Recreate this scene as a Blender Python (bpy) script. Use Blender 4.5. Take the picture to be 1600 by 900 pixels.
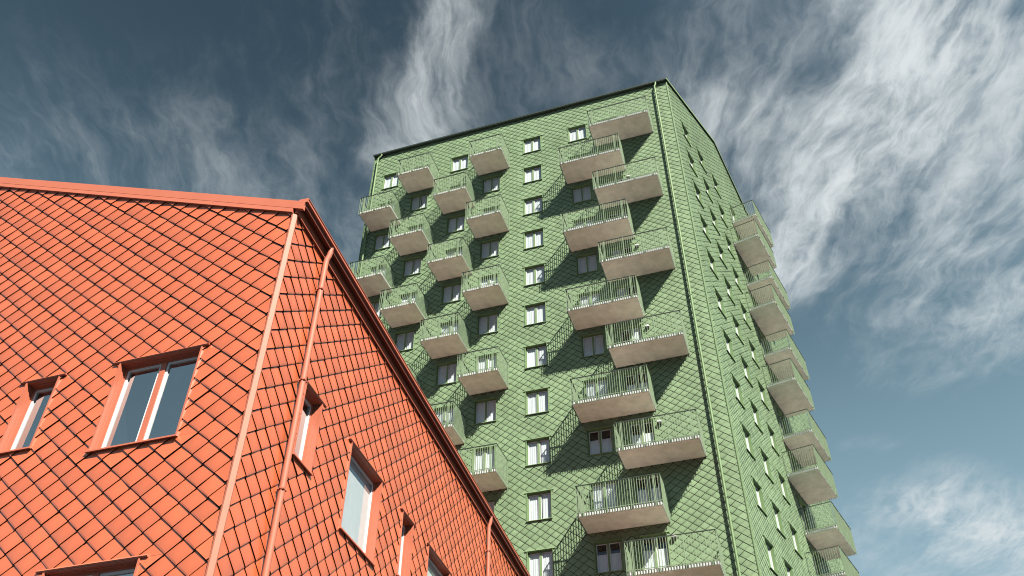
import bpy, math, random
import numpy as np
from mathutils import Matrix, Vector
rnd = random.Random(7)
R = math.radians
sc = bpy.context.scene
for o in list(bpy.data.objects): bpy.data.objects.remove(o)
COL = sc.collection

# ------------------------------------------------------------------ camera
CAM_H = 1.6
PITCH, ROLL, FPIX = R(41.2916), R(0.17213), 1371.52        # focal length in pixels of a 1600 px wide picture
fw = Vector((0, math.cos(PITCH), math.sin(PITCH)))
up0 = Vector((0, -math.sin(PITCH), math.cos(PITCH))); rt0 = Vector((1, 0, 0))
rt = rt0*math.cos(ROLL) + up0*math.sin(ROLL); upv = up0*math.cos(ROLL) - rt0*math.sin(ROLL)
cam = bpy.data.cameras.new('camera'); camo = bpy.data.objects.new('camera', cam); COL.objects.link(camo)
cam.sensor_width = 36.0; cam.lens = FPIX/1600*36; cam.clip_start = 0.1; cam.clip_end = 6000
camo.matrix_world = Matrix(((rt.x, upv.x, -fw.x, 0), (rt.y, upv.y, -fw.y, 0), (rt.z, upv.z, -fw.z, CAM_H), (0, 0, 0, 1)))
sc.camera = camo
sc.render.resolution_x, sc.render.resolution_y = 1024, 576

# ------------------------------------------------------------------ sun, sky, exposure
SUN = Vector((0.35027, -0.61178, 0.70925)).normalized()
sl = bpy.data.lights.new('sun', 'SUN'); sl.energy = 5.0; sl.angle = R(0.53); sl.color = (1.0, 0.945, 0.83)
so = bpy.data.objects.new('sun', sl); COL.objects.link(so)
so.rotation_euler = SUN.to_track_quat('Z', 'Y').to_euler(); so.location = (0, 0, 80)
sc.view_settings.view_transform = 'Standard'; sc.view_settings.look = 'None'
sc.view_settings.exposure = 1.75; sc.view_settings.gamma = 1.0; sc.view_settings.use_curve_mapping = False
try:
    sc.cycles.pixel_filter_type = 'BLACKMAN_HARRIS'; sc.cycles.filter_width = 1.05
    sc.cycles.max_bounces = 6; sc.cycles.diffuse_bounces = 1; sc.cycles.glossy_bounces = 3
    sc.cycles.transparent_max_bounces = 8; sc.cycles.caustics_reflective = False; sc.cycles.caustics_refractive = False
except Exception: pass

world = bpy.data.worlds.new('World'); sc.world = world; world.use_nodes = True
wn = world.node_tree; wn.nodes.clear()
def wnode(t, **kw):
    n = wn.nodes.new(t)
    for k, v in kw.items(): setattr(n, k, v)
    return n
def wl(a, b): wn.links.new(a, b)
def wmath(op, a, b=None, c=None, clamp=False):
    n = wnode('ShaderNodeMath', operation=op, use_clamp=clamp)
    for i, v in enumerate((a, b, c)):
        if v is None: continue
        if isinstance(v, (int, float)): n.inputs[i].default_value = v
        else: wl(v, n.inputs[i])
    return n.outputs[0]
def wvec(op, a, b=None, scale=None, out=0):
    n = wnode('ShaderNodeVectorMath', operation=op)
    for i, v in enumerate((a, b)):
        if v is None: continue
        if isinstance(v, (tuple, list)): n.inputs[i].default_value = v
        else: wl(v, n.inputs[i])
    if scale is not None:
        if isinstance(scale, (int, float)): n.inputs['Scale'].default_value = scale
        else: wl(scale, n.inputs['Scale'])
    return n.outputs[out]
def wnoise(vec, scale, detail=6, rough=0.55, dist=0.0, col=False):
    n = wnode('ShaderNodeTexNoise'); n.inputs['Scale'].default_value = scale; n.inputs['Detail'].default_value = detail
    n.inputs['Roughness'].default_value = rough; n.inputs['Distortion'].default_value = dist
    wl(vec, n.inputs['Vector']); return n.outputs['Color' if col else 'Fac']
def wramp(v, lo, hi, olo=0.0, ohi=1.0):
    n = wnode('ShaderNodeMapRange', interpolation_type='SMOOTHSTEP'); wl(v, n.inputs['Value'])
    n.inputs['From Min'].default_value = lo; n.inputs['From Max'].default_value = hi
    n.inputs['To Min'].default_value = olo; n.inputs['To Max'].default_value = ohi
    return n.outputs['Result']

SKY_GAMMA = 6.0; SKY_MUL = (0.0395, 0.0262, 0.0069); CLOUD_LO, CLOUD_HI = 0.075, 0.98; CLOUD = (3.75, 4.05, 4.15, 1)
sky = wnode('ShaderNodeTexSky', sky_type='NISHITA', sun_disc=False)
sky.sun_elevation = math.asin(SUN.z); sky.sun_rotation = math.atan2(SUN.x, SUN.y)
sky.altitude = 50; sky.air_density = 1.0; sky.dust_density = 0.5; sky.ozone_density = 1.0
hs = wnode('ShaderNodeHueSaturation'); hs.inputs['Saturation'].default_value = 0.55
wl(sky.outputs[0], hs.inputs['Color'])
gm = wnode('ShaderNodeGamma'); gm.inputs['Gamma'].default_value = SKY_GAMMA; wl(hs.outputs[0], gm.inputs['Color'])
sx = wvec('MULTIPLY', gm.outputs[0], SKY_MUL); SKY_TOP = (1.8, 2.7, 3.3)     # soft upper limit towards the hazy horizon
sc_sky = wvec('DIVIDE', wvec('MULTIPLY', sx, SKY_TOP), wvec('ADD', sx, SKY_TOP))
tc = wnode('ShaderNodeTexCoord'); dirv = tc.outputs['Generated']
sep = wnode('ShaderNodeSeparateXYZ'); wl(dirv, sep.inputs[0])
zc = wmath('MAXIMUM', sep.outputs[2], 0.06)
comb = wnode('ShaderNodeCombineXYZ')
wl(wmath('DIVIDE', sep.outputs[0], zc), comb.inputs[0]); wl(wmath('DIVIDE', sep.outputs[1], zc), comb.inputs[1])
pl = comb.outputs[0]                                       # where the ray meets a flat cloud layer at height 1
warp = wvec('SCALE', wvec('SUBTRACT', wnoise(pl, 2.6, 4, 0.5, col=True), (0.5, 0.5, 0.5)), scale=0.20)
warp2 = wvec('SCALE', wvec('SUBTRACT', wnoise(pl, 15.0, 5, 0.6, col=True), (0.5, 0.5, 0.5)), scale=0.022)
pw = wvec('ADD', wvec('ADD', pl, warp), warp2)
def layer_pt(px, py):
    d = (px-800)/FPIX*rt - (py-450)/FPIX*upv + fw
    return (d.x/d.z, d.y/d.z)
def streak(p0, p1, w0, amp):
    """a cloud band between two points of the layer, soft across its width"""
    a = (p0[0], p0[1], 0); b = (p1[0]-p0[0], p1[1]-p0[1], 0); L2 = b[0]**2+b[1]**2
    q = wvec('SUBTRACT', pw, a)
    t = wmath('DIVIDE', wvec('DOT_PRODUCT', q, b, out=1), L2, clamp=True)
    dd = wvec('LENGTH', wvec('SUBTRACT', q, wvec('SCALE', b, scale=t)), out=1)
    return wramp(dd, 0.0, w0*1.55, amp*0.98, 0.0)
bands = [((700, -200), (695, 40), .075, .66), ((695, 40), (680, 130), .085, .70), ((680, 130), (610, 235), .10, .66), ((560, 30), (410, 220), .20, .26),
         ((340, 235), (390, 290), .07, .30), ((520, 260), (560, 380), .2, .34),
         ((1440, -220), (1420, 100), .17, .95), ((1420, 100), (1330, 280), .19, .92), ((1330, 280), (1225, 430), .16, .85),
         ((1560, -60), (1490, 160), .20, .70), ((1490, 160), (1440, 330), .17, .75), ((1440, 330), (1560, 500), .26, .62), ((1560, 120), (1640, 420), .30, .70),
         ((1120, 195), (1330, 215), .17, .62), ((1560, 500), (1440, 590), .10, .45), ((1460, 790), (1560, 830), .20, .70), ((1560, 830), (1720, 860), .26, .80),
         ((860, 100), (1120, 170), .16, .30), ((700, 200), (900, 130), .12, .26), ((1290, 840), (1430, 900), .26, .34), ((1240, 60), (1330, -60), .25, .45), ((1350, 690), (1385, 700), .05, .3),
         ((-500, 380), (560, 330), .36, .34), ((1720, 860), (2100, 700), .34, .85)]  # last band added out of view, to brighten reflections in the house's side panes
dens = None
for a, b, w, amp in bands:
    s_ = streak(layer_pt(*a), layer_pt(*b), w, amp)
    dens = s_ if dens is None else wmath('MAXIMUM', dens, s_)
# fibres of high cloud, drawn out along one wind direction, over the whole sky
mp = wnode('ShaderNodeMapping'); mp.inputs['Rotation'].default_value = (0, 0, R(-14)); mp.inputs['Scale'].default_value = (4.4, 1.0, 1)
wl(pw, mp.inputs['Vector'])
fib = wnoise(mp.outputs[0], 2.6, 11, 0.60, 0.1)
big = wnoise(pl, 1.3, 4, 0.5)
fine = wnoise(pw, 8.0, 10, 0.60, 0.0)
def ridged(n_, p): return wmath('POWER', wmath('SUBTRACT', 1.0, wmath('ABSOLUTE', wmath('MULTIPLY_ADD', n_, 2.0, -1.0))), p)
mp2 = wnode('ShaderNodeMapping'); mp2.inputs['Scale'].default_value = (3.4, 1.15, 1); wl(pw, mp2.inputs['Vector'])
strand = ridged(wnoise(mp2.outputs[0], 2.1, 8, 0.58, 0.25), 2.4)
strand2 = ridged(wnoise(mp2.outputs[0], 6.5, 8, 0.62, 0.3), 2.0)
body = wmath('ADD', wmath('MULTIPLY', strand, 0.62), wmath('MULTIPLY', strand2, 0.34))
body = wmath('ADD', body, wmath('MULTIPLY', wmath('SUBTRACT', fine, 0.5), 0.9))
body = wmath('ADD', body, wmath('MULTIPLY', wmath('SUBTRACT', fib, 0.5), 0.9))
d1 = wmath('ADD', wmath('MULTIPLY', dens, wmath('SUBTRACT', body, 0.02)), wmath('MULTIPLY', wmath('SUBTRACT', big, 0.52), 0.4))
d1 = wmath('ADD', d1, wmath('MULTIPLY', wmath('SUBTRACT', wmath('ADD', wmath('MULTIPLY', strand2, 0.5), fine), 0.78), 0.10))
mask = wramp(d1, CLOUD_LO, CLOUD_HI)
cl_col = wnode('ShaderNodeRGB'); cl_col.outputs[0].default_value = CLOUD
mix = wnode('ShaderNodeMix', data_type='RGBA'); wl(mask, mix.inputs['Factor']); wl(sc_sky, mix.inputs[6]); wl(cl_col.outputs[0], mix.inputs[7])
bg = wnode('ShaderNodeBackground'); bg.inputs['Strength'].default_value = 0.0566; wl(mix.outputs[2], bg.inputs['Color'])
wo = wnode('ShaderNodeOutputWorld'); wl(bg.outputs[0], wo.inputs['Surface'])

# ------------------------------------------------------------------ materials
def mat(name, base, rough=0.5, spec=0.5, metal=0.0, var=0.0, noise=None, bump=0.0, bscale=40.0, coat=0.0, tint=None, coat_ior=1.5):
    """procedural surface: base colour, patchy wear, per-piece variation and fine relief"""
    m = bpy.data.materials.new(name); m.use_nodes = True; nt = m.node_tree; b = nt.nodes['Principled BSDF']
    b.inputs['Roughness'].default_value = rough; b.inputs['Metallic'].default_value = metal
    b.inputs['Specular IOR Level'].default_value = spec; b.inputs['Coat Weight'].default_value = coat; b.inputs['Coat Roughness'].default_value = 0.3; b.inputs['Coat IOR'].default_value = coat_ior
    rgb = nt.nodes.new('ShaderNodeRGB'); rgb.outputs[0].default_value = (*base, 1); cur = rgb.outputs[0]
    tcn = nt.nodes.new('ShaderNodeTexCoord')
    def noise_fac(scale, detail=5, rough_=0.6):
        n = nt.nodes.new('ShaderNodeTexNoise'); n.inputs['Scale'].default_value = scale; n.inputs['Detail'].default_value = detail
        n.inputs['Roughness'].default_value = rough_; nt.links.new(tcn.outputs['Object'], n.inputs['Vector']); return n.outputs['Fac']
    def scale_col(cur, fac, lo, hi, f0=0.0, f1=1.0):
        mr = nt.nodes.new('ShaderNodeMapRange'); nt.links.new(fac, mr.inputs['Value'])
        mr.inputs['From Min'].default_value = f0; mr.inputs['From Max'].default_value = f1
        mr.inputs['To Min'].default_value = lo; mr.inputs['To Max'].default_value = hi
        vm = nt.nodes.new('ShaderNodeVectorMath'); vm.operation = 'SCALE'; nt.links.new(cur, vm.inputs[0]); nt.links.new(mr.outputs[0], vm.inputs['Scale'])
        return vm.outputs[0]
    if tint is not None and noise:
        mx = nt.nodes.new('ShaderNodeMix'); mx.data_type = 'RGBA'; mx.inputs[7].default_value = (*tint, 1)
        mr = nt.nodes.new('ShaderNodeMapRange'); nt.links.new(noise_fac(noise[0]*0.6, 6, .65), mr.inputs['Value'])
        mr.inputs['From Min'].default_value = .42; mr.inputs['From Max'].default_value = .75; mr.inputs['To Max'].default_value = .75
        nt.links.new(mr.outputs[0], mx.inputs['Factor']); nt.links.new(cur, mx.inputs[6]); cur = mx.outputs[2]
    if noise: cur = scale_col(cur, noise_fac(noise[0]), 1-noise[1], 1+noise[1], .3, .7)
    if var:
        g = nt.nodes.new('ShaderNodeNewGeometry'); cur = scale_col(cur, g.outputs['Random Per Island'], 1-var, 1+var)
        oi = nt.nodes.new('ShaderNodeObjectInfo'); cur = scale_col(cur, oi.outputs['Random'], 1-var*.8, 1+var*.8)
    nt.links.new(cur, b.inputs['Base Color'])
    if bump:
        bp = nt.nodes.new('ShaderNodeBump'); bp.inputs['Strength'].default_value = bump; bp.inputs['Distance'].default_value = 0.01
        nt.links.new(noise_fac(bscale, 3), bp.inputs['Height']); nt.links.new(bp.outputs[0], b.inputs['Normal'])
    return m
def glass(name, ior, tint, rough=0.0):
    m = bpy.data.materials.new(name); m.use_nodes = True; nt = m.node_tree; nt.nodes.clear()
    out = nt.nodes.new('ShaderNodeOutputMaterial'); mx = nt.nodes.new('ShaderNodeMixShader')
    f0 = ((ior-1)/(ior+1))**2                             # Schlick reflectance, alike from both sides of the pane
    ge = nt.nodes.new('ShaderNodeNewGeometry'); dp = nt.nodes.new('ShaderNodeVectorMath'); dp.operation = 'DOT_PRODUCT'
    nt.links.new(ge.outputs['Normal'], dp.inputs[0]); nt.links.new(ge.outputs['Incoming'], dp.inputs[1])
    def mth(op, a, b):
        n_ = nt.nodes.new('ShaderNodeMath'); n_.operation = op
        for i_, v_ in enumerate((a, b)):
            if isinstance(v_, (int, float)): n_.inputs[i_].default_value = v_
            elif v_ is not None: nt.links.new(v_, n_.inputs[i_])
        return n_.outputs[0]
    ca = mth('ABSOLUTE', dp.outputs['Value'], None)
    fr = mth('ADD', mth('MULTIPLY', mth('POWER', mth('SUBTRACT', 1.0, ca), 5.0), 1-f0), f0)
    t = nt.nodes.new('ShaderNodeBsdfTransparent'); t.inputs[0].default_value = (*tint, 1)
    g = nt.nodes.new('ShaderNodeBsdfGlossy'); g.inputs['Roughness'].default_value = rough; g.inputs[0].default_value = (.95, .97, 1, 1)
    nn = nt.nodes.new('ShaderNodeTexNoise'); nn.inputs['Scale'].default_value = 1.3; nn.inputs['Detail'].default_value = 1
    tcn = nt.nodes.new('ShaderNodeTexCoord'); nt.links.new(tcn.outputs['Object'], nn.inputs['Vector'])
    bp = nt.nodes.new('ShaderNodeBump'); bp.inputs['Strength'].default_value = 0.06; bp.inputs['Distance'].default_value = 0.05
    nt.links.new(nn.outputs['Fac'], bp.inputs['Height']); nt.links.new(bp.outputs[0], g.inputs['Normal'])
    nt.links.new(fr, mx.inputs[0]); nt.links.new(t.outputs[0], mx.inputs[1]); nt.links.new(g.outputs[0], mx.inputs[2])
    nt.links.new(mx.outputs[0], out.inputs[0]); return m
M = {}
RED = (0.366, 0.079, 0.028); GRN = (0.122, 0.174, 0.100)
M['red_tile'] = mat('red_tile', RED, .40, .5, coat=.75, coat_ior=1.75, var=.11, noise=(.8, .08), bump=.05, bscale=9)
M['red_trim'] = mat('red_trim', (.325, .092, .052), .42, .5, noise=(1.5, .05), bump=.03, bscale=14)
M['red_strip'] = mat('red_strip', (.285, .090, .055), .6, .3, noise=(1.2, .06))
M['green_strip'] = mat('green_strip', (.085, .130, .065), .7, .15, noise=(1.2, .08))
M['roof_sheet'] = mat('roof_sheet', (.13, .035, .022), .5, .4, noise=(1.0, .1))
M['green_tile'] = mat('green_tile', GRN, .45, .18, var=.11, noise=(.35, .13), bump=.05, bscale=9)
M['green_trim'] = mat('green_trim', (.108, .168, .078), .6, .25, noise=(1.2, .08))
M['green_dark'] = mat('green_dark', (.016, .026, .019), .45, .5, noise=(1.0, .1))
M['rail'] = mat('rail', (.125, .172, .105), .42, .5, noise=(3.0, .1))
M['backing_joint_shade'] = mat('backing_joint_shade', (.012, .011, .010), .8, .2)  # underlay sheet behind the shingles; also paints shade on their undercut edges
M['concrete'] = mat('concrete', (.655, .615, .545), .85, .25, noise=(2.2, .11), bump=.3, bscale=25, tint=(.50, .48, .42))
M['zinc'] = mat('zinc', (.42, .42, .42), .45, .5, metal=.0, noise=(6, .1))
M['white'] = mat('white', (.46, .46, .46), .4, .5, noise=(2.0, .03))
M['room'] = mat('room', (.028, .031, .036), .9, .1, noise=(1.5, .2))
M['curtain'] = mat('curtain', (.44, .46, .475), .9, .1, var=.08, noise=(5, .05))
M['glass'] = glass('glass', 1.6, (.90, .93, .93))
M['glass_coated'] = glass('glass_coated', 4.6, (.55, .60, .62))
M['glass_mid'] = glass('glass_mid', 2.4, (.86, .90, .90))
M['black'] = mat('black', (.015, .015, .015), .4, .5, noise=(4, .2))
M['paving'] = mat('paving', (.048, .053, .062), .9, .2, noise=(.5, .15), bump=.2, bscale=8)

# ------------------------------------------------------------------ mesh helpers (face coordinates: u along the wall, z up, o outwards)
class MB:
    def __init__(s): s.v = []; s.f = []; s.mi = []; s.sm = []
    def add(s, vs, fs, mi=0):
        n = len(s.v); s.v += [tuple(v) for v in vs]; s.f += [tuple(i+n for i in f) for f in fs]; s.mi += [mi]*len(fs)
    def box(s, u0, u1, z0, z1, o0, o1, mi=0):
        vs = [(u, -o, z) for u in (u0, u1) for o in (o0, o1) for z in (z0, z1)]
        s.add(vs, [(0, 1, 3, 2), (4, 6, 7, 5), (0, 4, 5, 1), (2, 3, 7, 6), (0, 2, 6, 4), (1, 5, 7, 3)], mi)
    def poly(s, pts, mi=0): s.add(pts, [tuple(range(len(pts)))], mi)
    def prism(s, prof, axis, mi=0):
        """closed profile (list of 3d points) swept by a vector"""
        n = len(prof); a = [tuple(p) for p in prof]; b = [tuple(p[i]+axis[i] for i in range(3)) for p in prof]
        s.add(a+b, [tuple(range(n))[::-1], tuple(range(n, 2*n))] + [(i, (i+1) % n, n+(i+1) % n, n+i) for i in range(n)], mi)
    def tube(s, path, r, seg=12, mi=0, caps=False):
        P = [Vector(p) for p in path]; rings = []
        for i, p in enumerate(P):
            t = (P[min(i+1, len(P)-1)]-P[max(i-1, 0)]).normalized()
            ref = Vector((1, 0, 0)) if abs(t.x) < .9 else Vector((0, 0, 1))
            a = t.cross(ref).normalized(); b = t.cross(a).normalized()
            rings.append([tuple(p + a*(r*math.cos(2*math.pi*k/seg)) + b*(r*math.sin(2*math.pi*k/seg))) for k in range(seg)])
        vs = [q for rg in rings for q in rg]; fs = []
        for i in range(len(P)-1):
            for k in range(seg): fs.append((i*seg+k, i*seg+(k+1) % seg, (i+1)*seg+(k+1) % seg, (i+1)*seg+k))
        if caps: fs += [tuple(range(seg))[::-1], tuple((len(P)-1)*seg+k for k in range(seg))]
        s.add(vs, fs, mi)
    def mesh(s, name, mats, smooth=False):
        me = bpy.data.meshes.new(name); me.from_pydata(s.v, [], s.f)
        for m in (mats if isinstance(mats, (list, tuple)) else [mats]): me.materials.append(M[m])
        if any(s.mi): me.polygons.foreach_set('material_index', s.mi)
        if smooth: me.polygons.foreach_set('use_smooth', [True]*len(s.f))
        elif s.sm: me.polygons.foreach_set('use_smooth', s.sm+[False]*(len(s.f)-len(s.sm)))
        me.update(); return me
def obj(name, me, parent=None, loc=(0, 0, 0), rz=0.0):
    if isinstance(me, tuple): me = me[0].mesh(name, *me[1:])
    o = bpy.data.objects.new(name, me); COL.objects.link(o)
    o.parent = parent; o.location = loc; o.rotation_euler = (0, 0, rz); return o
def smooth_angle(me, on=True):
    me.polygons.foreach_set('use_smooth', [on]*len(me.polygons))

def clip(poly, A, B, C):
    """keep A*u+B*z<=C of a convex polygon"""
    out = []; n = len(poly)
    for i in range(n):
        p, q = poly[i], poly[(i+1) % n]; dp = A*p[0]+B*p[1]-C; dq = A*q[0]+B*q[1]-C
        if dp <= 0: out.append(p)
        if dp*dq < 0:
            t = dp/(dp-dq); out.append((p[0]+t*(q[0]-p[0]), p[1]+t*(q[1]-p[1])))
    return out if len(out) >= 3 else []
def area(p): return abs(sum(p[i][0]*p[(i+1) % len(p)][1]-p[(i+1) % len(p)][0]*p[i][1] for i in range(len(p))))/2

STEP = {'red_tile': (0.023, 0.043), 'green_tile': (0.020, 0.035)}   # how far side and bottom corners of a shingle stand out
def tile_template(a, b, jit, tile_mat):
    O_S, O_B = STEP[tile_mat]
    e = 0.010+jit.uniform(-.002, .003); k = 0.012
    j = [jit.uniform(-.0036, .0036) for _ in range(4)]
    oT = 2*O_S-O_B
    def ins(p, d): L = math.hypot(*p); return (p[0]*(1-d/L), p[1]*(1-d/L))
    gap = .011 if tile_mat == 'red_tile' else .021       # open joint along the upper edges
    hy = math.hypot(a, b); sl_ = gap*hy/(2*a*b); dT = gap*hy/a
    Lp, Rp, Bp = (-a+sl_*a, -e-sl_*b), (a-sl_*a, -e-sl_*b), (0, -b-e)
    Li, Ri, Bi = ins((-a+sl_*a, -sl_*b), k*1.5), ins((a-sl_*a, -sl_*b), k*1.5), ins((0, -b), k*1.5)
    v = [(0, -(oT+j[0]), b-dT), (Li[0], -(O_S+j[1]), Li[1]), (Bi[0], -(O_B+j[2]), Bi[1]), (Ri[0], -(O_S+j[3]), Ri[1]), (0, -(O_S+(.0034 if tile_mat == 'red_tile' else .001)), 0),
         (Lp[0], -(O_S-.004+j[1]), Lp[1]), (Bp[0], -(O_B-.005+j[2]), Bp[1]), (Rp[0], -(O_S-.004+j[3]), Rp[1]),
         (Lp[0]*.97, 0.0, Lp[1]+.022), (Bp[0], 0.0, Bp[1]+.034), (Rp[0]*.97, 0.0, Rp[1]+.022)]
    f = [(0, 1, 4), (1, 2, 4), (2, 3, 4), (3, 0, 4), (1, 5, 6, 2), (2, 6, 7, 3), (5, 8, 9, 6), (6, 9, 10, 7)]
    return v, f, [0]*6+[1, 1]  # the two undercut faces are dark: joint shade painted into their colour

def project(w):
    d = Vector(w)-Vector((0, 0, CAM_H)); zc_ = d.dot(fw)
    if zc_ <= 0: return (-1e4, -1e4, 1)
    return (800+FPIX*d.dot(rt)/zc_, 450-FPIX*d.dot(upv)/zc_, zc_)

def shingle(face_mat, a, b, phase, halfplanes, rects, ulim, zlim, stuff, seed, to_root):
    """diamond shingles over one wall. Whole tiles come back as a list of centres; cut ones go straight to `stuff`"""
    jit = random.Random(seed); whole = []; O_S, O_B = STEP[face_mat]
    u0, z0 = phase[0], phase[1]+b
    i0, i1 = math.floor((ulim[0]-u0)/a)-1, math.ceil((ulim[1]-u0)/a)+1
    j0, j1 = math.floor((zlim[0]-z0)/b)-1, math.ceil((zlim[1]-z0)/b)+1
    def out(u, z, zc_): return O_S-(z-zc_)/b*(O_B-O_S)
    for j in range(j0, j1+1):
        zc_ = z0+j*b
        rr = [r for r in rects if r[2] < zc_+b and r[3] > zc_-b]
        for i in range(i0, i1+1):
            if (i+j) & 1: continue
            uc = u0+i*a
            P = [(uc-a, zc_), (uc, zc_-b), (uc+a, zc_), (uc, zc_+b)]
            polys = None
            for h in halfplanes:
                if max(h[0]*p[0]+h[1]*p[1] for p in P) > h[2]:
                    polys = [q for q in (clip(p, *h) for p in (polys if polys is not None else [P])) if q]
            hit = [r for r in rr if r[0] < uc+a and r[1] > uc-a]
            for r in hit:
                src = polys if polys is not None else [P]; polys = []
                for p in src:
                    if not (max(q[0] for q in p) > r[0] and min(q[0] for q in p) < r[1] and max(q[1] for q in p) > r[2] and min(q[1] for q in p) < r[3]):
                        polys.append(p); continue
                    polys.append(clip(p, 0, 1, r[2])); polys.append(clip(p, 0, -1, -r[3]))
                    mid = clip(clip(p, 0, 1, r[3]), 0, -1, -r[2]) if clip(p, 0, 1, r[3]) else []
                    if mid: polys += [clip(mid, 1, 0, r[0]), clip(mid, -1, 0, -r[1])]
                polys = [p for p in polys if p]
            if polys is None: whole.append((uc, zc_)); continue
            for p in polys:
                if area(p) < .0006: continue
                n = len(p); dj = jit.uniform(-.0015, .0015)
                vs = [to_root((u, -(out(u, z, zc_)+dj), z)) for u, z in p]+[to_root((u, 0.0, z)) for u, z in p]
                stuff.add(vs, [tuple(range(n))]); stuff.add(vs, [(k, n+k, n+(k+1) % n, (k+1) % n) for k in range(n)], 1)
    return whole

def wall_sheet(u0, u1, z0, z1, rects, extra=None, o=0.0):
    us = sorted({u0, u1, *[r[0] for r in rects], *[r[1] for r in rects]}); zs = sorted({z0, z1, *[r[2] for r in rects], *[r[3] for r in rects]})
    us = [u for u in us if u0 <= u <= u1]; zs = [z for z in zs if z0 <= z <= z1]
    mb = MB()
    for i in range(len(us)-1):
        for j in range(len(zs)-1):
            cu, cz = (us[i]+us[i+1])/2, (zs[j]+zs[j+1])/2
            if any(r[0] < cu < r[1] and r[2] < cz < r[3] for r in rects): continue
            mb.poly([(us[i], -o, zs[j]), (us[i+1], -o, zs[j]), (us[i+1], -o, zs[j+1]), (us[i], -o, zs[j+1])])
    if extra: mb.poly([(u, -o, z) for u, z in extra])
    return mb

def clad(root, wall_objs, specs, tile_mat, keep, score):
    """specs: per wall (a,b,phase,halfplanes,rects,ulim,zlim,rz). The `keep` largest whole tiles become tiles of their own, the rest one mass"""
    stuff = MB(); allw = []
    for w, sp in enumerate(specs):
        a, b, ph, hp, rc, ul, zl, rz = sp; c, s = math.cos(rz), math.sin(rz)
        tr = (lambda c, s: (lambda p: (c*p[0]-s*p[1], s*p[0]+c*p[1], p[2])))(c, s)
        for uc, zc_ in shingle(tile_mat, a, b, ph, hp, rc, ul, zl, stuff, 11+w, tr): allw.append((score(w, tr((uc, 0, zc_))), w, uc, zc_))
    allw.sort(reverse=True)
    jit = random.Random(5)
    temps = {w: [tile_template(specs[w][0], specs[w][1], jit, tile_mat) for _ in range(24)] for w in range(len(specs))}
    meshes = {}
    for n, (scv, w, uc, zc_) in enumerate(allw):
        k = jit.randrange(24); v, f, fm = temps[w][k]
        if n < keep and scv > 0:
            if (w, k) not in meshes:
                m = MB(); m.add(v, f); m.mi = list(fm); m.sm = [True]*4+[False]*4; meshes[w, k] = m.mesh('tile', [tile_mat, 'backing_joint_shade'])
            obj('tile', meshes[w, k], wall_objs[w], (uc, 0, zc_))
        else:
            rz = specs[w][7]; c, s = math.cos(rz), math.sin(rz)
            vs = [(c*(p[0]+uc)-s*p[1], s*(p[0]+uc)+c*p[1], p[2]+zc_) for p in v]
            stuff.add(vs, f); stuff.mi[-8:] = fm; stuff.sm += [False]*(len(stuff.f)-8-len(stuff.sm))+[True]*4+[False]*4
    o = obj('tile_cladding', (stuff, [tile_mat, 'backing_joint_shade']), root); o['kind'] = 'stuff'
    return o

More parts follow.
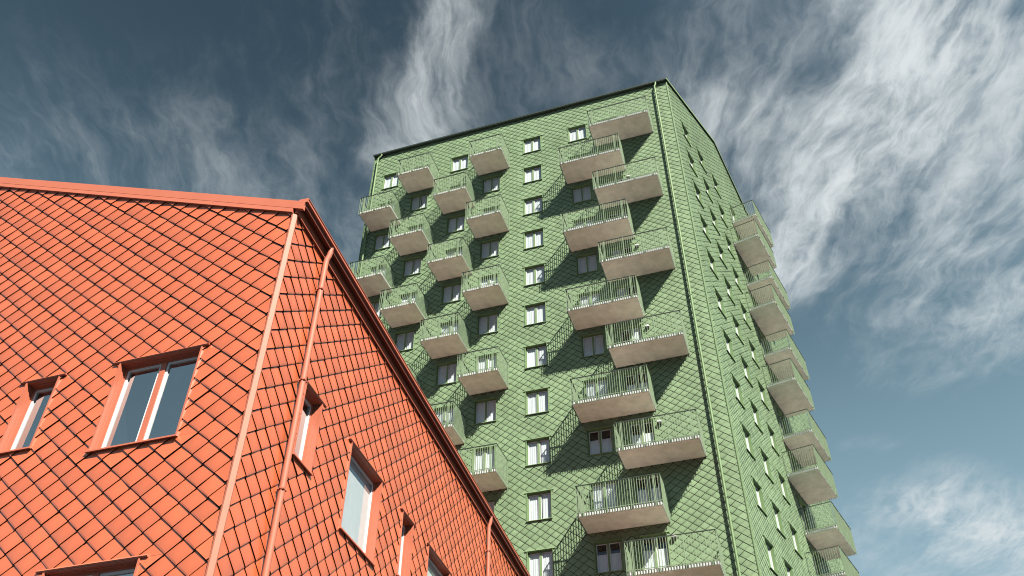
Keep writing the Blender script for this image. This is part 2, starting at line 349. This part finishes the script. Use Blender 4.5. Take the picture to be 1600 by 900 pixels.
# ------------------------------------------------------------------ window builder (meshes shared between alike windows)
WIN = {}
def window_kit(key, W, H, depth, trim, pane_mat, leaves, curtain, flash_over, pleat=1.0, sash_w=.030, frame_w=.055, sill_out=.06, lip=.045):
    if key in WIN: return WIN[key]
    kit = {}
    m = MB()                                              # lining of the opening and the fixed frame; room behind
    t = .03
    m.box(-t, 0, -t, H+t, -depth-.06, lip); m.box(W, W+t, -t, H+t, -depth-.06, lip); m.box(0, W, H, H+t, -depth-.06, lip-.004)
    m.box(0, frame_w, 0, H, -depth-.05, -depth+.012); m.box(W-frame_w, W, 0, H, -depth-.05, -depth+.012)
    m.box(frame_w, W-frame_w, H-frame_w, H, -depth-.05, -depth+.009); m.box(frame_w, W-frame_w, 0, frame_w*.9, -depth-.05, -depth+.009)
    for st_, w_ in ((.35, .010), (.7, .018)):             # folded steps of the lining
        m.box(0, w_, 0, H, -depth-.0, -depth*st_); m.box(W-w_, W, 0, H, -depth-.0, -depth*st_); m.box(w_, W-w_, H-w_, H, -depth-.0, -depth*st_-.002)
    d2 = depth+.75
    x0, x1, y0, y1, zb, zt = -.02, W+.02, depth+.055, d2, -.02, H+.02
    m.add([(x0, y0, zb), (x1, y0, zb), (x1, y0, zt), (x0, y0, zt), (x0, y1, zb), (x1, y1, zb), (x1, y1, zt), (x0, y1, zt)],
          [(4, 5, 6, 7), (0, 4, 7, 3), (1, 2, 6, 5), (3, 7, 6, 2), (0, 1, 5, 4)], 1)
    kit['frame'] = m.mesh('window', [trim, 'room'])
    m = MB(); m.prism([(-.05, depth*.6, .012), (-.05, -(sill_out+.03), -.028), (-.05, -(sill_out+.03), -.055), (-.05, -(sill_out+.012), -.055), (-.05, 0, -.034), (-.05, depth*.6, -.02)], (W+.10, 0, 0))
    kit['sill'] = m.mesh('sill', trim)
    m = MB(); m.prism([(-flash_over, 0.0, H+.085), (-flash_over, -.052, H+.045), (-flash_over, -.062, H+.03), (-flash_over, -.05, H+.012), (-flash_over, 0.0, H+.02)], (W+2*flash_over, 0, 0))
    kit['flash'] = m.mesh('head_flashing', trim)
    inner0, inner1 = frame_w, W-frame_w; mw = .105
    spans = [(inner0, inner1)] if leaves == 1 else [(inner0, W/2-mw/2), (W/2+mw/2, inner1)]
    if leaves == 2:
        m = MB(); m.box(W/2-mw/2, W/2+mw/2, frame_w*.9, H-frame_w, -depth-.05, -depth+.016); kit['mullion'] = m.mesh('mullion', trim)
    kit['spans'] = spans
    kit['sash'] = []; kit['pane'] = []
    for a, b in spans:
        m = MB(); zb_, zt_ = frame_w*.9, H-frame_w; s = sash_w; o0, o1 = -depth-.045, -depth-.004
        m.box(a, a+s, zb_, zt_, o0, o1); m.box(b-s, b, zb_, zt_, o0, o1); m.box(a+s, b-s, zb_, zb_+s, o0, o1-.002); m.box(a+s, b-s, zt_-s, zt_, o0, o1-.002)
        kit['sash'].append(m.mesh('sash', 'white'))
        m = MB(); m.box(a+s-.004, b-s+.004, zb_+s-.004, zt_-s+.004, -depth-.034, -depth-.026)
        m2 = MB(); m2.poly([(a+s-.004, depth+.03, zb_+s-.004), (b-s+.004, depth+.03, zb_+s-.004), (b-s+.004, depth+.03, zt_-s+.004), (a+s-.004, depth+.03, zt_-s+.004)])
        kit['pane'].append(m2.mesh('pane', pane_mat))
    kit['curtain'] = {}
    for cn, (f0, f1, c0, c1) in curtain.items():          # share of height and width covered; pleated cloth
        m = MB(); n = 44; ph = rnd.uniform(0, 6)
        ua, ub = W*c0, W*c1; za, zb_ = H*f0, H*f1
        pts = []
        for i in range(n+1):
            u = ua+(ub-ua)*i/n; y = depth+.052+pleat*.8*(.010*math.sin(i*1.7+ph)+.006*math.sin(i*.63+ph*2))
            pts.append((u, y))
        vs = [(u, y, za) for u, y in pts]+[(u, y, zb_) for u, y in pts]
        m.add(vs, [(i, i+1, n+2+i, n+1+i) for i in range(n)])
        kit['curtain'][cn] = m.mesh('curtain', 'curtain', smooth=True)
    WIN[key] = kit; return kit
def place_window(kit, root, u, z, rz, name='window', curtain=('full',), sill=True, flash=True):
    c, s = math.cos(rz), math.sin(rz)
    w = obj(name, kit['frame'], root, (c*u, s*u, z), rz)
    if sill: obj('sill', kit['sill'], w)
    if flash: obj('head_flashing', kit['flash'], w)
    if 'mullion' in kit: obj('mullion', kit['mullion'], w)
    for sa, pa in zip(kit['sash'], kit['pane']): obj('sash', sa, w); obj('pane', pa, w)
    for cn in curtain:
        if cn in kit['curtain']: obj('curtain', kit['curtain'][cn], w)
    return w

def empty(name, loc, rz):
    e = bpy.data.objects.new(name, None); COL.objects.link(e); e.location = loc; e.rotation_euler = (0, 0, rz); return e

# ------------------------------------------------------------------ ground
gm_ = MB(); n = 24; S = 2500
g = [(-S+2*S*i/n, -S+2*S*j/n, 0.0) for j in range(n+1) for i in range(n+1)]
gm_.add(g, [(j*(n+1)+i, j*(n+1)+i+1, (j+1)*(n+1)+i+1, (j+1)*(n+1)+i) for j in range(n) for i in range(n)])
gnd = obj('ground', (gm_, 'paving')); gnd['kind'] = 'structure'

# ================================================================== GREEN TOWER
GO = (10.29207, 35.1, 0.0); GAZ = R(-18.349); GRZ = R(58.5515+18.349)       # right wall turned against the front
ST = 2.95; SILL0 = 47.15; SLAB0 = 46.08; NF = 12
WG, HG = 1.2, 1.40
tower = empty('tower_block', GO, GAZ)
tower['label'] = 'tall apartment tower clad in green diamond shingles with many balconies'; tower['category'] = 'building'
FW_, RW_, EAVE, RIDGE_U, PITCHG = 21.35, 20.2, 50.86, 10.1, 0.41
cols = [-20.4, -18.05, -15.25, -12.9, -10.05, -6.9, -4.82]
rcols = [1.72, 4.42, 7.12]; RDOOR = 10.7
EXP = .028
f_open, r_open = [], []
kw = window_kit('gwin', WG, HG, .10, 'green_trim', 'glass', 2, {'full': (0, 1, 0, 1), 'low': (0, .62, 0, 1), 'left': (0, 1, 0, .42), 'right': (0, 1, .6, 1)}, .14)
kd = window_kit('gdoor', WG, 2.20, .10, 'green_trim', 'glass', 2, {'full': (0, 1, 0, 1), 'low': (0, .72, 0, 1), 'left': (0, 1, 0, .42), 'right': (0, 1, .6, 1)}, .14)
for k in range(NF):
    zs_ = SILL0-ST*k; zd = zs_-.80
    for ci, u in enumerate(cols):
        door = (ci in (0, 2) and k % 2 == 1) or (ci in (1, 3) and k % 2 == 0) or ci == 6
        kit = kd if door else kw
        if ci == 5 and k >= 8 and k % 2 == 0: cur = ('low',)
        elif ci == 6 and k >= 7: cur = ('low',)
        elif ci == 6: cur = ('left',) if k % 3 else ('right',)
        else: cur = rnd.choice([('full',)]*6+[('left', 'right')])
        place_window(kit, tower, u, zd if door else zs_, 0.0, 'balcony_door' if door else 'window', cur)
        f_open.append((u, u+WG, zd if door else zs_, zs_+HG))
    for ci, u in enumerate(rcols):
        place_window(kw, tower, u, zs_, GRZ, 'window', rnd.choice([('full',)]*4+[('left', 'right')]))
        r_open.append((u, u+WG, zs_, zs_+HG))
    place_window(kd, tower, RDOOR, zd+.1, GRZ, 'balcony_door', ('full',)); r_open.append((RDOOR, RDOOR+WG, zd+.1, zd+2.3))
grow = lambda rs, e: [(a-e, b+e, c-e, d+e) for a, b, c, d in rs]
fwall = obj('wall', (wall_sheet(-FW_, 0, 0, EAVE, f_open), 'backing_joint_shade'), tower)
gz = lambda u: EAVE+PITCHG*(u if u < RIDGE_U else 2*RIDGE_U-u)
rwall = obj('wall', (wall_sheet(0, RW_, 0, EAVE, r_open, [(0, EAVE), (RW_, EAVE), (RIDGE_U, gz(RIDGE_U))]), 'backing_joint_shade'), tower, (0, 0, 0), GRZ)
# the two walls turned away from the street
LAZ = math.pi-GRZ; cR, sR = math.cos(GRZ), math.sin(GRZ); cL, sL = math.cos(LAZ), math.sin(LAZ)
LL = RW_*sR/sL
pR0, pR1 = (0, 0), (RW_*cR, RW_*sR); pL0 = (-FW_, 0); pL1 = (-FW_+LL*cL, LL*sL)
mid = RIDGE_U*sR; rzt = gz(RIDGE_U)
m = MB(); mL = (pL0[0]+RIDGE_U*sR/sL*cL, mid)
m.poly([(pL0[0], pL0[1], 0), (pL0[0], pL0[1], EAVE), (mL[0], mL[1], rzt), (pL1[0], pL1[1], EAVE), (pL1[0], pL1[1], 0)])
obj('wall', (m, 'green_tile'), tower)
m = MB(); m.poly([(pL1[0], pL1[1], 0), (pL1[0], pL1[1], EAVE), (pR1[0], pR1[1], EAVE), (pR1[0], pR1[1], 0)]); obj('wall', (m, 'green_tile'), tower)
# shingles
ga, gb = .25, .1935
hpF = [(1, 0, -.035), (-1, 0, FW_-.02), (0, 1, EAVE), (0, -1, 0)]
hpR = [(-1, 0, -.035), (1, 0, RW_-.02), (-PITCHG, 1, EAVE-.02), (PITCHG, 1, EAVE+2*PITCHG*RIDGE_U-.02), (0, -1, 0)]
twm = Matrix.Translation(GO) @ Matrix.Rotation(GAZ, 4, 'Z')
def tower_score(w, p):
    q = twm @ Vector(p); x, y, d = project(q)
    if not (-5 < x < 1605 and -5 < y < 908): return -1
    if x < 490+(y-318)*(340/579)+14: return -1            # behind the red house
    if w == 1: return 10/d
    if -7.4 < p[0] < -1.2 or p[0] < -10.9: return 5/d                              # often behind balconies
    return 30/d
clad(tower, [fwall, rwall], [(ga, gb, (-12.178, 26.123), hpF, grow(f_open, EXP), (-FW_, 0), (0, EAVE), 0.0),
                             (ga, gb, (0.11, 26.05), hpR, grow(r_open, EXP), (0, RW_), (0, gz(RIDGE_U)), GRZ)], 'green_tile', 300, tower_score)
# corner strip
m = MB(); n1 = Vector((0, -1, 0)); n2 = Vector((sR, -cR, 0))
m.prism([(-.035, 0, 0), (-.035, -.044, 0), (-.002, -.048, 0), (.048*sR+.002*cR, -.048*cR+.002*sR, 0), (.044*sR+.035*cR, -.044*cR+.035*sR, 0), (.035*cR, .035*sR, 0)], (0, 0, EAVE))
obj('corner_strip', (m, 'green_strip'), tower)
m = MB(); m.box(-FW_-.03, -FW_+.03, 0, EAVE, -.05, .04); obj('corner_strip', (m, 'green_strip'), tower)
# roof: two slopes with soffit, gutter and verge
OV = .235; zE = EAVE+.13
m = MB()
ez = zE-.03
A0 = (-FW_-.06, -OV, zE); A1 = (.02+OV*cR*-.25, -OV, zE)
vL = .10
rR = (RIDGE_U*cR+vL*sR, mid-vL*cR); rL = (mL[0]-vL, mL[1]); eR = (pR1[0]+vL*sR+OV*cR, pR1[1]+OV); eL = (pL1[0]-vL, pL1[1]+OV)
zr = zE+PITCHG*(RIDGE_U+OV)
top = [(A0[0], A0[1], zE), (vL*sR-OV*cR*.9, -OV, zE), (rR[0], rR[1], zr), (rL[0], rL[1], zr), (eR[0], eR[1], zE), (eL[0], eL[1], zE)]
th = .10
lo = [(x, y, z-th) for x, y, z in top]
m.add(top+lo, [(0, 1, 2, 3), (3, 2, 4, 5), (6, 9, 8, 7), (9, 11, 10, 8), (0, 6, 7, 1), (4, 10, 11, 5), (1, 7, 8, 2), (2, 8, 10, 4), (0, 3, 9, 6), (3, 5, 11, 9)])
roof = obj('roof', (m, 'green_dark'), tower)
m = MB(); m.box(-FW_-.04, -.02, EAVE-.012, EAVE+.02, .0, OV-.02); obj('soffit', (m, 'green_dark'), tower)
m = MB(); n = 9                                           # half-round gutter
prof = [(-FW_-.08, -(OV-.055+.065*math.cos(t)), zE+.0+.085*math.sin(t)) for t in [math.pi+math.pi*i/n for i in range(n+1)]]
prof += [(-FW_-.08, -(OV-.055+.056*math.cos(t)), zE+.0+.076*math.sin(t)) for t in [2*math.pi-math.pi*i/n for i in range(n+1)]]
m.prism(prof, (FW_+.10, 0, 0)); obj('gutter', (m, 'green_dark'), tower)
for a_, b_ in (((vL*sR-OV*cR*.9, -OV), rR), (rR, eR)):    # verge trim along the gable
    za, zb_ = (zE, zr) if b_ is rR else (zr, zE)
    m = MB(); off = (.03*sR, -.03*cR)
    P4 = [(a_[0], a_[1], za+.012), (a_[0]+off[0], a_[1]+off[1], za+.012), (a_[0]+off[0], a_[1]+off[1], za-.15), (a_[0], a_[1], za-.15)]
    m.prism(P4, (b_[0]-a_[0], b_[1]-a_[1], zb_-za)); obj('verge_trim', (m, 'green_trim'), tower)
# downpipes with swan necks and clamps
def downpipe(root, u, zg, og, r, trim, rz, zbot=0.0, step=2.95, kick=0.0, own=.12, drop=.5, clampmat=None):
    c, s = math.cos(rz), math.sin(rz)
    pts = [(kick, -og, zg), (kick, -og, zg-.16), (kick*.85, -(og*.86+own*.14), zg-.24), (kick*.15, -(own*.86+og*.14), zg-drop+.08), (0, -own, zg-drop), (0, -own, zg-drop-.15), (0, -own, zg-drop-.3), (0, -own, zbot+.1), (0, -own, zbot)]
    m = MB(); m.tube(pts, r, 14); me = m.mesh('downpipe', trim, smooth=True)
    p = obj('downpipe', me, root, (c*u, s*u, 0), rz)
    z = zg-drop-.7
    while z > max(zbot, 4):
        m = MB(); m.box(-r-.006, r+.006, z-.012, z+.012, own-r-.006, own+r+.006); m.box(-.012, .012, z-.010, z+.010, .0, own-r-.006); m.box(-r-.035, -r-.006, z-.008, z+.008, own-.012, own+.012)
        obj('pipe_clamp', (m, clampmat or trim), p); z -= step
    return p
downpipe(tower, -.80, zE-.06, OV-.055, .058, 'green_trim', 0.0, kick=.10, own=.19, step=5.9)
downpipe(tower, -21.0, zE-.06, OV-.055, .058, 'green_trim', 0.0, kick=.24, own=.19, step=5.9)

# balconies
def balcony_kit(Wb, D, posts):
    kit = {}; th = .19
    m = MB(); b = .012                                    # slab with small chamfers and a drip groove line
    m.box(0, Wb, b, th, 0, D); m.add([(0, 0, b), (Wb, 0, b), (Wb, -D, b), (0, -D, b), (b, 0, 0), (Wb-b, 0, 0), (Wb-b, -D+b, 0), (b, -D+b, 0)],
        [(4, 5, 6, 7), (0, 4, 7, 3), (3, 7, 6, 2), (2, 6, 5, 1)])
    kit['slab'] = m.mesh('balcony', 'concrete')
    o1 = D+.045; zt = 1.50
    m = MB()
    m.box(-.06, Wb+.06, zt-.012, zt+.018, o1-.03, o1+.03); m.box(-.06, -.0, zt-.012, zt+.018, .03, o1-.03); m.box(Wb, Wb+.06, zt-.012, zt+.018, .03, o1-.03)
    kit['handrail'] = m.mesh('handrail', 'green_dark')  # darker than the bars: shade of the rail's underside painted in
    m = MB(); m.box(-.05, Wb+.05, th+.02, th+.05, o1-.02, o1+.0); m.box(-.05, -.03, th+.02, th+.05, .03, o1-.02); m.box(Wb+.03, Wb+.05, th+.02, th+.05, .03, o1-.02)
    kit['lower_rail'] = m.mesh('lower_rail', 'rail')
    m = MB(); m.box(.02, Wb-.02, .03, .16, D+.002, D+.012); m.box(-.012, -.002, .03, .16, .05, D); m.box(Wb+.002, Wb+.012, .03, .16, .05, D)
    kit['edge'] = m.mesh('edge_plate', 'zinc')
    kit['posts'] = []
    for i in range(posts):
        u = .25+(Wb-.5)*i/(posts-1)
        m = MB(); m.box(u-.02, u+.02, -.015, zt-.012, o1-.012, o1+.022); m.box(u-.05, u+.05, .04, .14, D+.012, o1-.012, 1)
        kit['posts'].append(m.mesh('post', ['rail', 'black']))
    for u in (-.045, Wb+.045):
        m = MB(); m.box(u-.018, u+.018, -.015, zt-.012, .06, .10); kit['posts'].append(m.mesh('post', 'rail'))
    bars = []
    n = max(2, round((Wb+.1)/.118))
    for i in range(n+1):
        u = -.05+(Wb+.1)*i/n; bars.append((u, o1))
    nd = round((D-.1)/.118)
    for i in range(1, nd):
        o = .12+(D-.12)*i/nd; bars.append((-.045, o)); bars.append((Wb+.045, o))
    kit['bars'] = bars
    m = MB()
    for u, o in bars:
        if o == o1: m.box(u-.0105, u+.0105, -.03, zt-.012, o-.012, o+.012)
        else: m.box(u-.012, u+.012, -.03, zt-.012, o-.0085, o+.0085)
    kit['allbars'] = m.mesh('balusters', 'rail')
    m = MB(); m.box(-.0105, .0105, -.03, zt-.012, -.012, .012); kit['bar'] = m.mesh('baluster', 'rail')
    return kit
bk_small = balcony_kit(2.18, 1.72, 3); bk_big = balcony_kit(3.75, 1.72, 4)
n_single = 0
def balcony(kit, u, z, rz, single=False):
    global n_single
    c, s = math.cos(rz), math.sin(rz)
    b = obj('balcony', kit['slab'], tower, (c*u, s*u, z), rz)
    obj('handrail', kit['handrail'], b); obj('lower_rail', kit['lower_rail'], b); obj('edge_plate', kit['edge'], b)
    for p in kit['posts']: obj('post', p, b)
    if single and n_single+len(kit['bars']) <= 320:
        for bu, bo in kit['bars']: obj('baluster', kit['bar'], b, (bu, -bo, 0))
        n_single += len(kit['bars'])
    else:
        o = obj('balusters', kit['allbars'], b); o['kind'] = 'stuff'
    return b
for k in list(range(NF))[::-1]:
    z = SLAB0-ST*k
    if k % 2 == 0:
        balcony(bk_small, -18.38, z, 0); balcony(bk_small, -13.24, z, 0); balcony(bk_big, -5.16, z, 0, 5 < k < 11)
        balcony(bk_big, 10.25, z+.12, GRZ)
    else:
        balcony(bk_small, -20.82, z, 0); balcony(bk_small, -15.60, z, 0); balcony(bk_big, -7.17, z, 0, 4 < k < 11)
        balcony(bk_big, 9.15, z+.12, GRZ)
# round wall lamps beside the doors of the wide balconies
m = MB(); seg = 16; rr_ = .125
for (ra, oa, rb, ob, mi) in ((rr_, .03, rr_, .10, 0), (rr_, .10, rr_*.8, .145, 0), (rr_*.8, .145, .0001, .16, 0)):
    for i in range(seg):
        t0, t1 = 2*math.pi*i/seg, 2*math.pi*(i+1)/seg
        m.poly([(ra*math.cos(t0), -oa, ra*math.sin(t0)), (ra*math.cos(t1), -oa, ra*math.sin(t1)), (rb*math.cos(t1), -ob, rb*math.sin(t1)), (rb*math.cos(t0), -ob, rb*math.sin(t0))], 1 if math.sin((t0+t1)/2) < -.1 else 0)
lampm = m.mesh('wall_lamp', ['white', 'black'])
for k in range(0, NF, 2): obj('wall_lamp', lampm, tower, (-3.30, -.02, SLAB0-ST*k+2.2))

# ================================================================== RED HOUSE
def ray_dir(px, py):
    return (px-800)/FPIX*rt - (py-450)/FPIX*upv + fw
RO = (-4.0, 11.4, 0)
d_ = ray_dir(399, 596); RO = (d_.x/d_.y*11.4, 11.4, 0.0)
RAZ = R(-17.8105); RRZ = R(75.369+17.8105); cQ, sQ = math.cos(RRZ), math.sin(RRZ)
house = empty('gabled_house', RO, RAZ)
house['label'] = 'orange red gabled house clad in diamond metal shingles in the foreground'; house['category'] = 'building'
RU, RLEN, RP, RZ0 = -12.6, 24.0, .4200, 13.42            # ridge position, length of side wall, rake slope, rake height at the corner
EV = 13.405                                                # top of the shingles on the side wall
wide = window_kit('rwide', 1.58, 1.70, .12, 'red_trim', 'glass_coated', 2, {'left': (0, 1, 0, .3)}, .15, sash_w=.045, frame_w=.05, sill_out=.045, lip=.045)
wide1 = window_kit('rwide1', 1.60, 1.75, .12, 'red_trim', 'glass_mid', 1, {'full': (0, 1, 0, 1)}, .15, pleat=.1, sash_w=.045, frame_w=.05, sill_out=.045, lip=.045)
slim = window_kit('rslim', .66, 1.40, .14, 'red_trim', 'glass_coated', 1, {}, .15, sash_w=.045, frame_w=.05, sill_out=.045, lip=.045)
L_open, R_open = [], []
for (kit, u, z) in ((wide, -2.79, 8.87), (slim, -4.74, 9.17), (wide, -2.79, 5.14), (slim, -4.74, 5.44), (wide, -8.2, 8.87), (wide, -8.2, 5.14)):
    W_, H_ = (1.58, 1.70) if kit is wide else (.66, 1.40)
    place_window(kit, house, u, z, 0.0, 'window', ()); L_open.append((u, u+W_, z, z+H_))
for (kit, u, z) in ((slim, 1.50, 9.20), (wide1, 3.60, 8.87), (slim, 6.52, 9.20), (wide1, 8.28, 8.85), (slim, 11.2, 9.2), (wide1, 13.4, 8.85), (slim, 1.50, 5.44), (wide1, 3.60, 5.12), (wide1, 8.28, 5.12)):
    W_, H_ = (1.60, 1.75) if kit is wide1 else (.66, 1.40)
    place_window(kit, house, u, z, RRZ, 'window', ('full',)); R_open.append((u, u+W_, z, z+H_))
rake = lambda u: RZ0-RP*u if u > RU else RZ0-RP*(2*RU-u)
lw = obj('wall', (wall_sheet(2*RU, 0, 0, RZ0, L_open, [(2*RU, RZ0), (0, RZ0), (RU, rake(RU))]), 'backing_joint_shade'), house)
rw = obj('wall', (wall_sheet(0, RLEN, 0, EV+.35, R_open), 'backing_joint_shade'), house, (0, 0, 0), RRZ)
far = (RLEN*cQ, RLEN*sQ)
m = MB(); m.poly([(far[0], far[1], 0), (far[0], far[1], RZ0), (RU+far[0], far[1], rake(RU)), (2*RU+far[0], far[1], RZ0), (2*RU+far[0], far[1], 0)]); obj('wall', (m, 'red_tile'), house)
m = MB(); m.poly([(2*RU, 0, 0), (2*RU, 0, RZ0), (2*RU+far[0], far[1], RZ0), (2*RU+far[0], far[1], 0)]); obj('wall', (m, 'red_tile'), house)
hm_ = Matrix.Translation(RO) @ Matrix.Rotation(RAZ, 4, 'Z')
def house_score(w, p):
    x, y, d = project(hm_ @ Vector(p))
    return (1/d if w == 0 else .55/d) if (-12 < x < 1600 and -5 < y < 912) else -1
clad(house, [lw, rw], [(.2405, .1975, (-2.001, 8.653), [(1, 0, -.032), (-1, 0, -2*RU), (RP, 1, RZ0), (-RP, 1, RZ0-2*RP*RU), (0, -1, 0)], grow(L_open, EXP), (2*RU, 0), (0, rake(RU)), 0.0),
                       (.243, .2, (.293, 8.919), [(-1, 0, -.032), (1, 0, RLEN), (0, 1, EV), (0, -1, 0)], grow(R_open, EXP), (0, RLEN), (0, EV), RRZ)], 'red_tile', 300, house_score)
# chamfered strip on the corner
m = MB()
m.prism([(-.036, 0, 0), (-.036, -.046, 0), (-.006, -.050, 0), (.050*sQ+.006*cQ, -.050*cQ+.006*sQ, 0), (.046*sQ+.036*cQ, -.046*cQ+.036*sQ, 0), (.036*cQ, .036*sQ, 0)], (0, 0, RZ0-.02))
obj('corner_strip', (m, 'red_strip'), house)
# roof
OVR, VR = .24, .045
zroof = lambda u: RZ0+.325-RP*u if u > RU else RZ0+.325-RP*(2*RU-u)
def rp(u, y, dz=0): return (u+y*cQ/sQ, y, zroof(u)+dz)
m = MB(); uE, uW = .19, 2*RU-OVR
top = [rp(uE, -VR), rp(uE, far[1]), rp(RU, far[1]), rp(RU, -VR), rp(uW, far[1]), rp(uW, -VR)]
lo = [(x, y, z-.09) for x, y, z in top]
m.add(top+lo, [(0, 1, 2, 3), (3, 2, 4, 5), (6, 9, 8, 7), (9, 11, 10, 8), (0, 3, 9, 6), (3, 5, 11, 9), (0, 6, 7, 1), (4, 10, 11, 5), (1, 7, 8, 2), (2, 8, 10, 4)])
obj('roof', (m, 'roof_sheet'), house)
# rake trim: a deep upper plate and a stepped lower one
for (o_in, o_out, d0, d1) in ((.0, .062, .115, .33), (.0, .070, .0, .115)):
    ax = Vector((uE-RU, 0, zroof(uE)-zroof(RU)))
    for sgn in (1, -1):
        m = MB(); u0 = RU
        base = [(u0, -o_in, zroof(u0)-.325+d0), (u0, -o_out, zroof(u0)-.325+d0), (u0, -o_out+.006, zroof(u0)-.325+d1-.01), (u0, -o_out+.02, zroof(u0)-.325+d1), (u0, -o_in, zroof(u0)-.325+d1)]
        L = (.19-RU) if d0 > 0 else (-RU-.03)
        m.prism(base, (sgn*L, 0, -RP*L)); obj('rake_trim', (m, 'red_trim'), house)
# eaves on the side wall: drip strip, frieze board, soffit panels, gutter
def rloc(name, mb, mt, **k): return obj(name, (mb, mt), house, (0, 0, 0), RRZ)
m = MB(); m.prism([(.04, 0, EV+.02), (.04, -.075, EV-.012), (.04, -.075, EV+.008), (.04, 0, EV+.045)], (RLEN-.04, 0, 0)); rloc('drip_strip', m, 'red_trim')
m = MB(); m.box(-.01, RLEN, EV+.04, EV+.30, .0, .05); rloc('frieze_board', m, 'red_trim')
m = MB(); m.box(-.01, RLEN, EV+.232, EV+.26, .05, .085); rloc('trim_strip', m, 'red_trim')
npan = 44; pw_ = (RLEN+.05)/npan
m = MB(); m.box(.004, pw_-.004, EV+.268, EV+.286, .05, OVR-.018); panm = m.mesh('soffit_panel', 'red_trim')
for i in range(npan):
    u = -.04+i*pw_; obj('soffit_panel', panm, house, (cQ*u, sQ*u, 0), RRZ)
m = MB(); m.box(-.04, RLEN, EV+.262, EV+.335, OVR-.018, OVR); m.prism([(-.04, -OVR, EV+.32), (-.04, -OVR-.014, EV+.326), (-.04, -OVR-.014, EV+.338), (-.04, -OVR, EV+.345)], (RLEN+.04, 0, 0)); rloc('gutter', m, 'red_trim')
m = MB(); m.box(-.052, -.04, EV+.25, EV+.345, .052, OVR+.004); rloc('eave_end_plate', m, 'red_trim')
downpipe(house, 1.22, EV+.275, .165, .054, 'red_strip', RRZ, own=.112, drop=.42, step=2.1)
downpipe(house, 13.0, EV+.275, .165, .054, 'red_strip', RRZ, own=.112, drop=.42, step=2.1)
